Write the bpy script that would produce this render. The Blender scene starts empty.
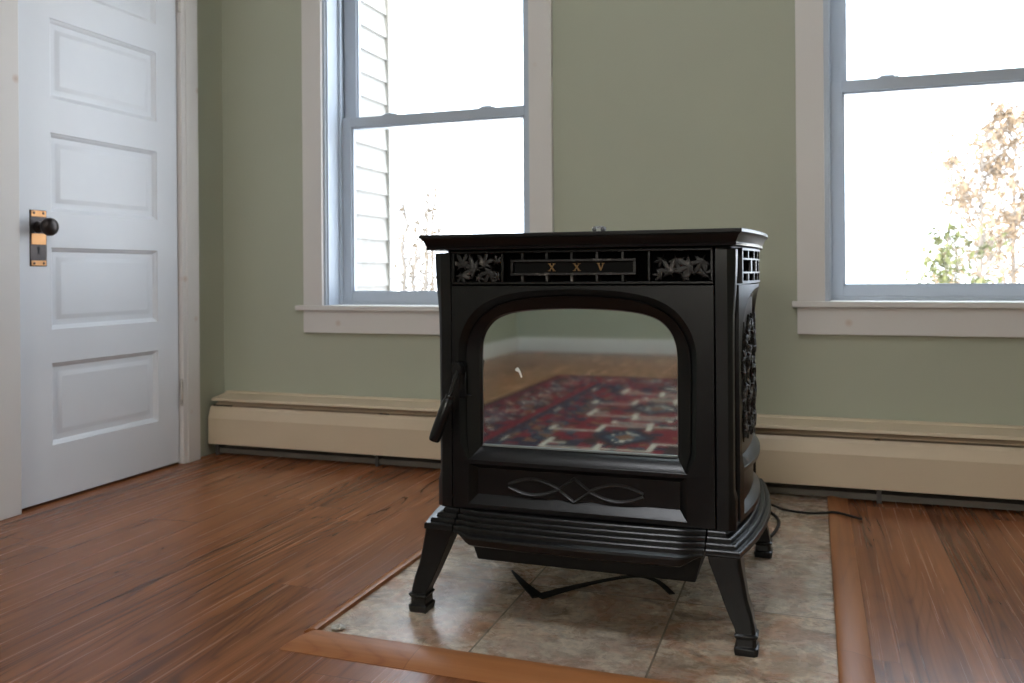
import bpy, math, random
from mathutils import Matrix, Vector
R = math.radians
scn = bpy.context.scene
COL = scn.collection

# ---------------------------------------------------------------- camera, sky, sun, exposure
F_PX, YAW, HORIZON, ROLL, EYE = 866.5, 0.33462, 273.36, 0.00733, 0.75
cam_d = bpy.data.cameras.new('camera'); cam = bpy.data.objects.new('camera', cam_d); COL.objects.link(cam)
cam_d.sensor_width = 36.0; cam_d.sensor_fit = 'HORIZONTAL'
cam_d.lens = F_PX / 1024 * 36.0
cam_d.shift_y = (HORIZON - 341.5) / 1024
cam_d.shift_x = 0.5 / 1024
fwd = Vector((-math.sin(YAW), math.cos(YAW), 0)); rgt = Vector((math.cos(YAW), math.sin(YAW), 0)); up = Vector((0, 0, 1))
base = Matrix((rgt, up, -fwd)).transposed().to_4x4()
cam.matrix_world = Matrix.Translation((0, 0, EYE)) @ base @ Matrix.Rotation(-ROLL, 4, 'Z')
cam_d.clip_start = 0.02
cam_d.dof.use_dof = True; cam_d.dof.focus_distance = 1.72; cam_d.dof.aperture_fstop = 5.0
scn.camera = cam

world = bpy.data.worlds.new('sky'); scn.world = world; world.use_nodes = True
bg = world.node_tree.nodes['Background']
bg.inputs['Color'].default_value = (0.80, 0.91, 1.04, 1); bg.inputs['Strength'].default_value = 1.0
wt = world.node_tree; wc = wt.nodes.new('ShaderNodeTexCoord'); wsx = wt.nodes.new('ShaderNodeSeparateXYZ'); wt.links.new(wc.outputs['Generated'], wsx.inputs[0])
wr = wt.nodes.new('ShaderNodeMapRange'); wr.interpolation_type = 'SMOOTHSTEP'      # hazy sky, much brighter on the sun's side behind the camera
for k_, v_ in enumerate((0.25, -0.75, 5.2, 19.0)): wr.inputs[k_ + 1].default_value = v_
wm = wt.nodes.new('ShaderNodeMapRange'); wm.interpolation_type = 'SMOOTHSTEP'
for k_, v_ in enumerate((0.25, -0.75, 0.0, 1.0)): wm.inputs[k_ + 1].default_value = v_
wx = wt.nodes.new('ShaderNodeMix'); wx.data_type = 'RGBA'; wx.inputs[6].default_value = (0.80, 0.91, 1.04, 1); wx.inputs[7].default_value = (1.0, 0.96, 0.88, 1)
wt.links.new(wsx.outputs['Y'], wm.inputs[0]); wt.links.new(wm.outputs[0], wx.inputs[0]); wt.links.new(wx.outputs[2], bg.inputs['Color'])
wt.links.new(wsx.outputs['Y'], wr.inputs[0]); wt.links.new(wr.outputs[0], bg.inputs['Strength'])
sun_d = bpy.data.lights.new('sun', 'SUN'); sun = bpy.data.objects.new('sun', sun_d); COL.objects.link(sun)
sun_d.energy = 16.0; sun_d.angle = R(1.0); sun_d.color = (1.0, 0.93, 0.82)
sun.rotation_euler = Vector((0.80, 0.45, -0.55)).to_track_quat('-Z', 'Y').to_euler()
sun.location = (-3, -6, 6)

vs = scn.view_settings
vs.view_transform = 'Standard'; vs.look = 'None'; vs.gamma = 1.0; vs.use_curve_mapping = False
vs.exposure = 0.22
LAMP = 33.0          # brightness of the ceiling lamp's opal glass
cy = scn.cycles
cy.use_denoising = True; cy.max_bounces = 10; cy.diffuse_bounces = 6; cy.glossy_bounces = 5; cy.transparent_max_bounces = 16
cy.sample_clamp_indirect = 6.0; cy.blur_glossy = 0.5

# ---------------------------------------------------------------- materials
def new_mat(name):
    m = bpy.data.materials.new(name); m.use_nodes = True
    nt = m.node_tree; b = nt.nodes['Principled BSDF']
    return m, nt, b

def N(nt, t, **kw):
    n = nt.nodes.new(t)
    for k, v in kw.items():
        if k.startswith('i_'): n.inputs[int(k[2:]) if k[2:].isdigit() else k[2:].replace('_', ' ')].default_value = v
        else: setattr(n, k, v)
    return n

def ramp(nt, fac, stops, interp='LINEAR'):
    r = nt.nodes.new('ShaderNodeValToRGB'); r.color_ramp.interpolation = interp
    el = r.color_ramp.elements
    while len(el) < len(stops): el.new(0.5)
    for e, (p, c) in zip(el, stops):
        e.position = p; e.color = (*c, 1) if len(c) == 3 else c
    nt.links.new(fac, r.inputs[0]); return r.outputs[0]

def coords(nt, scale=(1, 1, 1), loc=(0, 0, 0), rot=(0, 0, 0)):
    t = nt.nodes.new('ShaderNodeTexCoord'); m = nt.nodes.new('ShaderNodeMapping')
    m.inputs['Scale'].default_value = scale; m.inputs['Location'].default_value = loc; m.inputs['Rotation'].default_value = rot
    nt.links.new(t.outputs['Object'], m.inputs['Vector']); return m.outputs['Vector']

def noise(nt, vec, scale, detail=4, rough=0.55, dist=0.0):
    n = N(nt, 'ShaderNodeTexNoise'); nt.links.new(vec, n.inputs['Vector'])
    n.inputs['Scale'].default_value = scale; n.inputs['Detail'].default_value = detail
    n.inputs['Roughness'].default_value = rough; n.inputs['Distortion'].default_value = dist
    return n.outputs['Fac']

def bump(nt, b, h, strength=0.2, dist=0.01):
    bn = N(nt, 'ShaderNodeBump'); bn.inputs['Strength'].default_value = strength; bn.inputs['Distance'].default_value = dist
    nt.links.new(h, bn.inputs['Height']); nt.links.new(bn.outputs['Normal'], b.inputs['Normal'])

def math_n(nt, op, a, b=None, c=None):
    n = N(nt, 'ShaderNodeMath', operation=op)
    for i, v in enumerate((a, b, c)):
        if v is None: continue
        if isinstance(v, (int, float)): n.inputs[i].default_value = v
        else: nt.links.new(v, n.inputs[i])
    return n.outputs[0]

def mix(nt, fac, a, b, mode='MIX'):
    n = N(nt, 'ShaderNodeMix', data_type='RGBA', blend_type=mode)
    for sock, v in ((n.inputs[0], fac), (n.inputs[6], a), (n.inputs[7], b)):
        if isinstance(v, (int, float)): sock.default_value = v
        elif isinstance(v, tuple): sock.default_value = (*v, 1) if len(v) == 3 else v
        else: nt.links.new(v, sock)
    return n.outputs[2]

def painted(name, col, rough=0.5, var=0.06, nscale=3.0, bumpy=0.05, bscale=60, spec=0.5, metal=0.0):
    m, nt, b = new_mat(name)
    v = coords(nt)
    f = noise(nt, v, nscale, 5)
    lo = tuple(c * (1 - var) for c in col); hi = tuple(min(1, c * (1 + var)) for c in col)
    nt.links.new(ramp(nt, f, [(0.3, lo), (0.7, hi)]), b.inputs['Base Color'])
    b.inputs['Roughness'].default_value = rough; b.inputs['Specular IOR Level'].default_value = spec
    b.inputs['Metallic'].default_value = metal
    if bumpy: bump(nt, b, noise(nt, v, bscale, 3), bumpy, 0.004)
    return m

M = {}
M['sage'] = painted('sage_wall_paint', (0.42, 0.437, 0.345), 0.6, 0.03, 1.5, 0.06, 140, 0.3)
M['white'] = painted('white_trim_paint', (0.68, 0.655, 0.635), 0.42, 0.03, 2, 0.03, 40, 0.4)
M['knotty'] = None
M['doorwhite'] = painted('white_door_paint', (0.73, 0.755, 0.80), 0.38, 0.03, 2, 0.05, 30, 0.45)
M['vinyl'] = painted('white_vinyl_sash', (0.43, 0.48, 0.545), 0.38, 0.02, 2, 0.0, 40, 0.5)
M['ceiling'] = painted('ceiling_paint', (0.84, 0.83, 0.80), 0.8, 0.02, 2, 0.05, 100)
M['beige'] = painted('beige_enamel', (0.62, 0.51, 0.37), 0.42, 0.03, 2.5, 0.02, 30, 0.45)
M['heater_dark'] = painted('heater_inner', (0.06, 0.055, 0.05), 0.6, 0.2, 8)
M['fin'] = painted('grey_fin', (0.13, 0.115, 0.095), 0.5, 0.15, 8, 0)
M['iron'] = painted('black_cast_iron', (0.0050, 0.0051, 0.0056), 0.30, 0.25, 14, 0.05, 260, 0.40)
M['iron_dark'] = painted('sooty_black_steel', (0.006, 0.006, 0.006), 0.6, 0.2, 10, 0.05, 120, 0.3)
M['iron_worn'] = None
M['gloss_black'] = painted('gloss_black_handle', (0.008, 0.008, 0.009), 0.22, 0.1, 10, 0.0, 100, 0.5)
M['rubber'] = painted('black_cord_rubber', (0.006, 0.006, 0.006), 0.55, 0.15, 20, 0.05, 60, 0.25)
M['bronze'] = painted('dark_bronze', (0.045, 0.036, 0.034), 0.32, 0.3, 20, 0.03, 80, 0.5, 0.7)
M['copper'] = painted('polished_copper', (0.50, 0.26, 0.115), 0.42, 0.15, 20, 0.03, 80, 0.5, 0.9)
M['nickel'] = painted('worn_nickel', (0.55, 0.52, 0.48), 0.35, 0.25, 30, 0.05, 80, 0.5, 0.8)
M['iron_rub'] = painted('rubbed_black_iron', (0.030, 0.029, 0.029), 0.38, 0.2, 30, 0.05, 200, 0.6)
M['void'] = painted('lightless_black', (0.003, 0.003, 0.003), 0.9, 0.1, 20, 0, spec=0.0)
M['plate_black'] = painted('matt_black_plate', (0.004, 0.004, 0.004), 0.7, 0.1, 20, 0, spec=0.2)
M['gold'] = painted('gold_letter', (0.26, 0.15, 0.055), 0.4, 0.15, 60, 0, spec=0.5, metal=0.5)
M['gasket'] = painted('grey_gasket', (0.20, 0.22, 0.22), 0.5, 0.1, 30)
M['fleck'] = painted('pale_mark', (0.75, 0.78, 0.76), 0.4, 0.05, 60)
M['siding'] = painted('cream_clapboard', (0.21, 0.205, 0.195), 0.6, 0.03, 4)
M['snow'] = painted('pale_ground', (0.7, 0.7, 0.7), 0.9, 0.08, 0.4)
M['bark'] = painted('grey_bark', (0.062, 0.056, 0.052), 0.8, 0.25, 6)
M['dark_bark'] = painted('dark_sapling_bark', (0.050, 0.046, 0.043), 0.8, 0.25, 6)
M['brown_leaf'] = painted('dry_brown_leaf', (0.098, 0.071, 0.045), 0.7, 0.35, 3, 0)
M['green_leaf'] = painted('green_leaf', (0.042, 0.052, 0.011), 0.6, 0.35, 3, 0)
M['tan_leaf'] = painted('tan_leaf', (0.045, 0.032, 0.018), 0.7, 0.3, 3, 0)

# trim boards with faint knots showing through the paint
m, nt, b = new_mat('knotty_white_trim'); v = coords(nt)
vor = N(nt, 'ShaderNodeTexVoronoi'); nt.links.new(v, vor.inputs['Vector']); vor.inputs['Scale'].default_value = 7.0
c = ramp(nt, vor.outputs['Distance'], [(0.0, (0.50, 0.40, 0.34)), (0.06, (0.62, 0.53, 0.48)), (0.12, (0.68, 0.655, 0.635))])
nt.links.new(c, b.inputs['Base Color']); b.inputs['Roughness'].default_value = 0.42; b.inputs['Specular IOR Level'].default_value = 0.4
bump(nt, b, noise(nt, coords(nt, (60, 60, 4)), 2, 3), 0.04, 0.003); M['knotty'] = m

# worn black casting: pale scuffs
m, nt, b = new_mat('scuffed_black_casting'); v = coords(nt)
c = ramp(nt, noise(nt, v, 42, 4, 0.6), [(0.0, (0.009, 0.0085, 0.009)), (0.56, (0.016, 0.015, 0.015)), (0.62, (0.07, 0.065, 0.06)), (0.74, (0.26, 0.24, 0.22))])
nt.links.new(c, b.inputs['Base Color']); b.inputs['Roughness'].default_value = 0.42
bump(nt, b, noise(nt, v, 120, 4), 0.3, 0.004); M['iron_worn'] = m

# wood floor: planks along Y, cathedral grain
def wood(name, plank, dark, mid, light, rough, offset=0.0, x_seam=-1.246, along='Y'):
    m, nt, b = new_mat(name)
    t = N(nt, 'ShaderNodeTexCoord'); s = N(nt, 'ShaderNodeSeparateXYZ'); nt.links.new(t.outputs['Object'], s.inputs[0])
    X, Y = (s.outputs[0], s.outputs[1]) if along == 'Y' else (s.outputs[1], s.outputs[0])
    row = math_n(nt, 'FLOOR', math_n(nt, 'DIVIDE', math_n(nt, 'SUBTRACT', X, x_seam), plank))
    wn = N(nt, 'ShaderNodeTexWhiteNoise', noise_dimensions='1D'); nt.links.new(row, wn.inputs['W'])
    yy = math_n(nt, 'ADD', Y, math_n(nt, 'MULTIPLY', wn.outputs['Value'], 1.27))
    seg = math_n(nt, 'FLOOR', math_n(nt, 'DIVIDE', yy, 1.27))
    wn2 = N(nt, 'ShaderNodeTexWhiteNoise', noise_dimensions='2D')
    cb = N(nt, 'ShaderNodeCombineXYZ'); nt.links.new(row, cb.inputs[0]); nt.links.new(seg, cb.inputs[1]); nt.links.new(cb.outputs[0], wn2.inputs['Vector'])
    pid = wn2.outputs['Value']
    def stretched(kx, ky, off):
        g = N(nt, 'ShaderNodeCombineXYZ')
        nt.links.new(math_n(nt, 'ADD', math_n(nt, 'MULTIPLY', X, kx), math_n(nt, 'MULTIPLY', pid, off)), g.inputs[0])
        nt.links.new(math_n(nt, 'MULTIPLY', Y, ky), g.inputs[1]); nt.links.new(math_n(nt, 'MULTIPLY', pid, 11.0), g.inputs[2]); return g.outputs[0]
    n1 = noise(nt, stretched(6.5, 0.62, 37.0), 1.0, 1.5, 0.4, 0.15)
    tri = math_n(nt, 'PINGPONG', math_n(nt, 'MULTIPLY', n1, 26.0), 0.5)            # cathedral growth rings
    rings = math_n(nt, 'POWER', math_n(nt, 'MULTIPLY', tri, 2.0), 3.0)
    fine = noise(nt, stretched(110.0, 1.3, 90.0), 1.0, 4, 0.6, 0.1)
    mid_ = noise(nt, stretched(30.0, 0.8, 70.0), 1.0, 3, 0.6, 0.25)
    broad = noise(nt, stretched(9.0, 0.5, 50.0), 1.0, 2, 0.5, 0.3)
    patch = ramp(nt, noise(nt, stretched(5.0, 0.7, 23.0), 1.0, 2, 0.5, 0.2), [(0.35, (0, 0, 0)), (0.65, (1, 1, 1))])
    f = math_n(nt, 'ADD', math_n(nt, 'MULTIPLY', broad, 0.34), math_n(nt, 'MULTIPLY', fine, 0.34))
    f = math_n(nt, 'ADD', f, math_n(nt, 'MULTIPLY', mid_, 0.38))
    f = math_n(nt, 'SUBTRACT', f, math_n(nt, 'MULTIPLY', math_n(nt, 'MULTIPLY', rings, patch), 0.15))
    f = math_n(nt, 'ADD', f, math_n(nt, 'MULTIPLY', math_n(nt, 'SUBTRACT', pid, 0.5), 0.08))
    colr = ramp(nt, f, [(0.36, dark), (0.48, mid), (0.66, light)])
    fx = math_n(nt, 'FRACT', math_n(nt, 'DIVIDE', math_n(nt, 'SUBTRACT', X, x_seam), plank))
    fy = math_n(nt, 'FRACT', math_n(nt, 'DIVIDE', yy, 1.27))
    seam = math_n(nt, 'MAXIMUM', math_n(nt, 'LESS_THAN', fx, 0.009), math_n(nt, 'LESS_THAN', fy, 0.0018))
    col2 = mix(nt, math_n(nt, 'MULTIPLY', seam, 0.55), colr, tuple(c * 0.5 for c in dark))
    nt.links.new(col2, b.inputs['Base Color'])
    nt.links.new(math_n(nt, 'ADD', rough, math_n(nt, 'MULTIPLY', fine, 0.12)), b.inputs['Roughness'])
    b.inputs['Specular IOR Level'].default_value = 0.27
    bump(nt, b, math_n(nt, 'SUBTRACT', fine, math_n(nt, 'MULTIPLY', seam, 2.0)), 0.08, 0.003)
    return m
M['floor'] = wood('laminate_oak_floor', 0.175, (0.105, 0.036, 0.015), (0.215, 0.075, 0.029), (0.32, 0.122, 0.050), 0.20)
M['strip'] = wood('reducer_strip_wood', 5.0, (0.26, 0.092, 0.032), (0.33, 0.125, 0.044), (0.40, 0.165, 0.062), 0.3, x_seam=-3, along='Y')
M['strip_x'] = wood('reducer_strip_wood_across', 5.0, (0.26, 0.092, 0.032), (0.33, 0.125, 0.044), (0.40, 0.165, 0.062), 0.3, x_seam=-3, along='X')

# slate-look tiles
m, nt, b = new_mat('slate_look_tile')
t = N(nt, 'ShaderNodeTexCoord'); s = N(nt, 'ShaderNodeSeparateXYZ'); nt.links.new(t.outputs['Object'], s.inputs[0])
tx = math_n(nt, 'DIVIDE', math_n(nt, 'ADD', s.outputs[0], 0.648), 0.351); ty = math_n(nt, 'DIVIDE', math_n(nt, 'SUBTRACT', s.outputs[1], 1.980), 0.475)
ex = math_n(nt, 'MULTIPLY', math_n(nt, 'PINGPONG', tx, 0.5), 0.351); ey = math_n(nt, 'MULTIPLY', math_n(nt, 'PINGPONG', ty, 0.5), 0.475)
grout = math_n(nt, 'LESS_THAN', math_n(nt, 'MINIMUM', ex, ey), 0.0022)
cb = N(nt, 'ShaderNodeCombineXYZ'); nt.links.new(math_n(nt, 'FLOOR', tx), cb.inputs[0]); nt.links.new(math_n(nt, 'FLOOR', ty), cb.inputs[1])
wn = N(nt, 'ShaderNodeTexWhiteNoise', noise_dimensions='2D'); nt.links.new(cb.outputs[0], wn.inputs['Vector'])
va = N(nt, 'ShaderNodeVectorMath', operation='MULTIPLY_ADD'); nt.links.new(wn.outputs['Color'], va.inputs[0]); va.inputs[1].default_value = (9, 9, 9)
sq = N(nt, 'ShaderNodeVectorMath', operation='MULTIPLY'); nt.links.new(t.outputs['Object'], sq.inputs[0]); sq.inputs[1].default_value = (0.95, 1.1, 1); nt.links.new(sq.outputs[0], va.inputs[2])
n1 = noise(nt, va.outputs[0], 8.0, 9, 0.68, 1.0); n2 = noise(nt, va.outputs[0], 15, 8, 0.72, 1.4); n3 = noise(nt, va.outputs[0], 3.0, 4, 0.6)
ca = ramp(nt, n1, [(0.37, (0.24, 0.16, 0.10)), (0.46, (0.44, 0.32, 0.205)), (0.54, (0.66, 0.52, 0.355)), (0.63, (0.44, 0.375, 0.29))])
rust = ramp(nt, noise(nt, va.outputs[0], 9.5, 7, 0.7, 1.1), [(0.46, (0, 0, 0)), (0.58, (1, 1, 1))])
speck = ramp(nt, noise(nt, va.outputs[0], 60, 5, 0.7), [(0.42, (0.62, 0.58, 0.54)), (0.56, (1.12, 1.1, 1.08))])
ca = mix(nt, math_n(nt, 'MULTIPLY', rust, 0.75), ca, (0.44, 0.19, 0.075))
blue = ramp(nt, n3, [(0.46, (0, 0, 0)), (0.62, (1, 1, 1))])
ca = mix(nt, math_n(nt, 'MULTIPLY', blue, 0.35), ca, (0.42, 0.42, 0.40))
ca = mix(nt, 0.6, ca, speck, 'MULTIPLY')
hs = N(nt, 'ShaderNodeHueSaturation'); nt.links.new(ca, hs.inputs['Color']); hs.inputs['Saturation'].default_value = 0.30; hs.inputs['Value'].default_value = 0.95
ca = mix(nt, math_n(nt, 'MULTIPLY', wn.outputs['Value'], 0.5), ca, hs.outputs['Color'])
ca = mix(nt, grout, ca, (0.15, 0.115, 0.08))
nt.links.new(ca, b.inputs['Base Color'])
nt.links.new(math_n(nt, 'ADD', math_n(nt, 'MULTIPLY', grout, 0.4), math_n(nt, 'ADD', 0.16, math_n(nt, 'MULTIPLY', n2, 0.22))), b.inputs['Roughness'])
b.inputs['Specular IOR Level'].default_value = 0.5
bump(nt, b, math_n(nt, 'SUBTRACT', n2, math_n(nt, 'MULTIPLY', grout, 1.5)), 0.12, 0.004)
M['tile'] = m

# window glass: lets light through, a faint reflection
def thin_glass(name, refl):
    m = bpy.data.materials.new(name); m.use_nodes = True; nt = m.node_tree; nt.nodes.clear()
    o = N(nt, 'ShaderNodeOutputMaterial'); tr = N(nt, 'ShaderNodeBsdfTransparent'); gl = N(nt, 'ShaderNodeBsdfGlossy'); gl.inputs['Roughness'].default_value = 0.02
    mx = N(nt, 'ShaderNodeMixShader'); mx.inputs[0].default_value = refl
    nt.links.new(tr.outputs[0], mx.inputs[1]); nt.links.new(gl.outputs[0], mx.inputs[2]); nt.links.new(mx.outputs[0], o.inputs[0]); return m
M['pane'] = thin_glass('window_glass', 0.05)
# stove glass: mirror-coated, dark behind
m, nt, b = new_mat('mirrored_stove_glass')
b.inputs['Base Color'].default_value = (0.84, 0.97, 1.0, 1); b.inputs['Metallic'].default_value = 1.0
v = coords(nt); nt.links.new(math_n(nt, 'ADD', 0.02, math_n(nt, 'MULTIPLY', noise(nt, v, 9, 3), 0.03)), b.inputs['Roughness'])
M['mirror'] = m
m, nt, b = new_mat('clear_plastic')
b.inputs['Base Color'].default_value = (0.95, 0.97, 1, 1); b.inputs['Transmission Weight'].default_value = 0.85; b.inputs['Roughness'].default_value = 0.08; b.inputs['IOR'].default_value = 1.45
nt.links.new(math_n(nt, 'ADD', 0.05, math_n(nt, 'MULTIPLY', noise(nt, coords(nt), 60), 0.08)), b.inputs['Roughness'])
M['clear'] = m
def yarn(name, col):
    return painted(name, col, 0.9, 0.35, 40, 0.3, 300, 0.1)
M['r_red'] = yarn('rug_red', (0.17, 0.0135, 0.021)); M['r_navy'] = yarn('rug_navy', (0.022, 0.024, 0.044)); M['r_cream'] = yarn('rug_cream', (0.52, 0.47, 0.39))
M['r_blue'] = yarn('rug_blue', (0.05, 0.066, 0.09)); M['r_orange'] = yarn('rug_rust', (0.19, 0.085, 0.045)); M['r_dark'] = yarn('rug_brown', (0.042, 0.020, 0.018))

# ---------------------------------------------------------------- mesh helpers
OFF = {}
class MB:
    def __init__(s): s.v = []; s.f = []; s.mi = []; s.cur = 0
    def face(s, idx): s.f.append(tuple(idx)); s.mi.append(s.cur)
    def add(s, pts):
        k = len(s.v); s.v += [tuple(p) for p in pts]; return k
    def box(s, x0, x1, y0, y1, z0, z1):
        k = s.add([(x0, y0, z0), (x1, y0, z0), (x1, y1, z0), (x0, y1, z0), (x0, y0, z1), (x1, y0, z1), (x1, y1, z1), (x0, y1, z1)])
        for q in ((0, 3, 2, 1), (4, 5, 6, 7), (0, 1, 5, 4), (1, 2, 6, 5), (2, 3, 7, 6), (3, 0, 4, 7)): s.face([k + i for i in q])
        return s
    def loft(s, loops, cap=True, closed=True):
        n = len(loops[0]); ks = [s.add(l) for l in loops]
        for a, b in zip(ks, ks[1:]):
            for i in range(n if closed else n - 1):
                j = (i + 1) % n; s.face((a + i, a + j, b + j, b + i))
        if cap:
            s.face([ks[0] + i for i in reversed(range(n))]); s.face([ks[-1] + i for i in range(n)])
        return s
    def prism(s, poly, axis, a, b):
        def P(p, t):
            return (t, p[0], p[1]) if axis == 0 else (p[0], t, p[1]) if axis == 1 else (p[0], p[1], t)
        return s.loft([[P(p, a) for p in poly], [P(p, b) for p in poly]])
    def tube(s, pts, r, n=10, cap=True, flat=1.0):
        pts = [Vector(p) for p in pts]; loops = []; nrm = None
        for i, p in enumerate(pts):
            t = (pts[min(i + 1, len(pts) - 1)] - pts[max(i - 1, 0)]).normalized()
            if nrm is None:
                nrm = t.cross(Vector((0, 0, 1)))
                if nrm.length < 1e-3: nrm = t.cross(Vector((1, 0, 0)))
            nrm = (nrm - t * nrm.dot(t)).normalized(); bi = t.cross(nrm)
            rr = r[i] if isinstance(r, (list, tuple)) else r
            loops.append([p + (nrm * math.cos(a) + bi * math.sin(a) * flat) * rr for a in [2 * math.pi * k / n for k in range(n)]])
        return s.loft(loops, cap)
    def lathe(s, o, d, prof, n=20):
        o = Vector(o); d = Vector(d).normalized(); a = d.cross(Vector((0, 0, 1)))
        if a.length < 1e-3: a = Vector((1, 0, 0))
        a.normalize(); bb = d.cross(a)
        return s.loft([[o + d * h + (a * math.cos(t) + bb * math.sin(t)) * r for t in [2 * math.pi * k / n for k in range(n)]] for r, h in prof])
    def sweep(s, path, prof, closed=False):
        """path: (x, y) plan points; prof: closed polygon of (out, z), out to the right of travel"""
        n = len(path); nr = []
        for i in range(n):
            def seg(a, b):
                d = Vector((path[b][0] - path[a][0], path[b][1] - path[a][1])); d.normalize(); return Vector((d.y, -d.x))
            if closed: n0, n1 = seg((i - 1) % n, i), seg(i, (i + 1) % n)
            else: n0 = seg(max(i - 1, 0), max(i - 1, 0) + 1); n1 = seg(min(i, n - 2), min(i, n - 2) + 1)
            mm = (n0 + n1).normalized(); nr.append(mm / max(0.3, mm.dot(n0)))
        loops = [[(path[i][0] + nr[i].x * o, path[i][1] + nr[i].y * o, z) for o, z in prof] for i in range(n)]
        if closed: loops.append(loops[0])
        return s.loft(loops, cap=not closed)
    def map(s, f): s.v = [tuple(f(*p)) for p in s.v]; return s
    def build(s, name, mat, parent=None, bevel=0.0, smooth=35, seg=2):
        off = OFF.get(parent.name, Vector((0, 0, 0))) if parent else Vector((0, 0, 0))
        me = bpy.data.meshes.new(name)
        me.from_pydata([(p[0] - off.x, p[1] - off.y, p[2] - off.z) for p in s.v], [], s.f)
        for mt in (mat if isinstance(mat, list) else [mat]): me.materials.append(mt)
        me.polygons.foreach_set('material_index', s.mi)
        me.validate()
        import bmesh
        bm = bmesh.new(); bm.from_mesh(me); bmesh.ops.recalc_face_normals(bm, faces=bm.faces); bm.to_mesh(me); bm.free()
        if smooth:
            me.polygons.foreach_set('use_smooth', [True] * len(me.polygons)); me.set_sharp_from_angle(angle=R(smooth))
        o = bpy.data.objects.new(name, me); COL.objects.link(o)
        OFF[o.name] = off.copy()
        if parent: o.parent = parent
        if bevel:
            bv = o.modifiers.new('bevel', 'BEVEL'); bv.width = bevel; bv.segments = seg; bv.limit_method = 'ANGLE'; bv.angle_limit = R(40)
        return o

def tag(o, label, cat, group=None):
    o['label'] = label; o['category'] = cat
    if group: o['group'] = group
    return o
def empty(name, loc):
    o = bpy.data.objects.new(name, None); COL.objects.link(o); o.location = loc; o.empty_display_size = 0.1
    OFF[o.name] = Vector(loc); return o
def struct(o, label=None, cat=None):
    o['kind'] = 'structure'
    if label: o['label'] = label
    if cat: o['category'] = cat
    return o

# ---------------------------------------------------------------- room shell
XL, XR, YB, YR, ZC = -2.398, 1.95, 3.12, -4.25, 2.62
XA, YJ = -2.70, -1.6          # the rear part of the room is a little wider
WIN = [(-1.895, -1.010, 0.614, 2.15), (0.030, 0.925, 0.638, 2.17)]
SIDE = []
REAR_ADDED = [(-1.0, 0.2, 1.50, 2.45)]  # unseen opening, added to light the back wall from behind the camera

def wall_with_holes(u0, u1, z0, z1, holes, P, th):
    us = sorted({u0, u1, *[h[0] for h in holes], *[h[1] for h in holes]}); zs = sorted({z0, z1, *[h[2] for h in holes], *[h[3] for h in holes]})
    mb = MB()
    for a, b_ in zip(us, us[1:]):
        for c_, d_ in zip(zs, zs[1:]):
            if any(h[0] <= a and b_ <= h[1] and h[2] <= c_ and d_ <= h[3] for h in holes): continue
            mb.box(*P(a, b_, c_, d_, th))
    return mb
mb = MB(); mb.box(XA - 0.2, XR + 0.2, YR - 0.2, YB + 0.19, -0.15, 0.0)
struct(mb.build('floor', M['floor'], smooth=0), 'reddish brown wood plank floor', 'floor')
mb = MB(); mb.box(XA - 0.2, XR + 0.2, YR - 0.2, YB + 0.2, ZC, ZC + 0.12)
struct(mb.build('ceiling', M['ceiling'], smooth=0), 'white ceiling', 'ceiling')
mb = wall_with_holes(XL - 0.2, XR + 0.2, 0, ZC, WIN, lambda a, b_, c_, d_, t: (a, b_, YB, YB + t, c_, d_), 0.19)
struct(mb.build('wall_back', M['sage'], smooth=0), 'sage green wall with two windows', 'wall')
mb = wall_with_holes(YJ, YB, 0, ZC, [(2.06, 2.835, 0, 2.03)], lambda a, b_, c_, d_, t: (XL - 0.2, XL, a, b_, c_, d_), 0.2); mb.box(XL - 0.2, XL - 0.06, 2.06, 2.835, 0, 2.03); mb.box(XA - 0.2, XA, YR, YJ + 0.001, 0, ZC); mb.box(XA - 0.2, XL - 0.2, YJ, YJ + 0.2, 0, ZC)  # includes a slab added behind the door leaf to stop light leaking under it
struct(mb.build('wall_left', M['sage'], smooth=0), 'sage green wall with the white panel door', 'wall')
mb = wall_with_holes(YR - 0.2, YB, 0, ZC, SIDE, lambda a, b_, c_, d_, t: (XR, XR + t, a, b_, c_, d_), 0.19)
struct(mb.build('wall_right', M['sage'], smooth=0), 'sage green wall outside the picture on the right', 'wall')
mb = wall_with_holes(XA - 0.2, XR + 0.2, 0, ZC, REAR_ADDED, lambda a, b_, c_, d_, t: (a, b_, YR - t, YR, c_, d_), 0.19)
struct(mb.build('wall_rear', M['sage'], smooth=0), 'sage green wall seen reflected in the stove glass', 'wall')
BBP = [(0.0, 0.0), (0.016, 0.0), (0.016, 0.115), (0.011, 0.128), (0.004, 0.136), (0.0, 0.136)]
mb = MB(); mb.sweep([(XR, YR), (XA, YR)], BBP); struct(mb.build('baseboard_rear', M['white']), 'white baseboard reflected in the stove glass', 'baseboard')
mb = MB(); mb.sweep([(XA, YR + 0.016), (XA, YJ)], BBP); mb.sweep([(XL, YJ + 0.2), (XL, 1.95)], BBP)
struct(mb.build('baseboard_left', M['white']), 'white baseboard along the left wall', 'baseboard')

# tile pad and its wooden edging
HX0, HX1, HY0 = -0.985, 0.040, 1.572
mb = MB(); mb.box(HX0 - 0.01, HX1 + 0.01, HY0 - 0.01, YB - 0.002, -0.01, 0.001)
struct(mb.build('floor_tiles', M['tile'], smooth=0), 'mottled grey and tan stone-look tile pad under the stove', 'tile floor')
def reducer(path, w, h=0.011):
    prof = [(-w / 2, 0.0), (-w / 2, h * 0.35), (-w * 0.42, h * 0.85), (-w * 0.2, h), (w * 0.15, h * 0.95), (w * 0.42, h * 0.45), (w / 2, 0.0015), (w / 2, 0.0)]
    return MB().sweep(path, prof)
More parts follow.
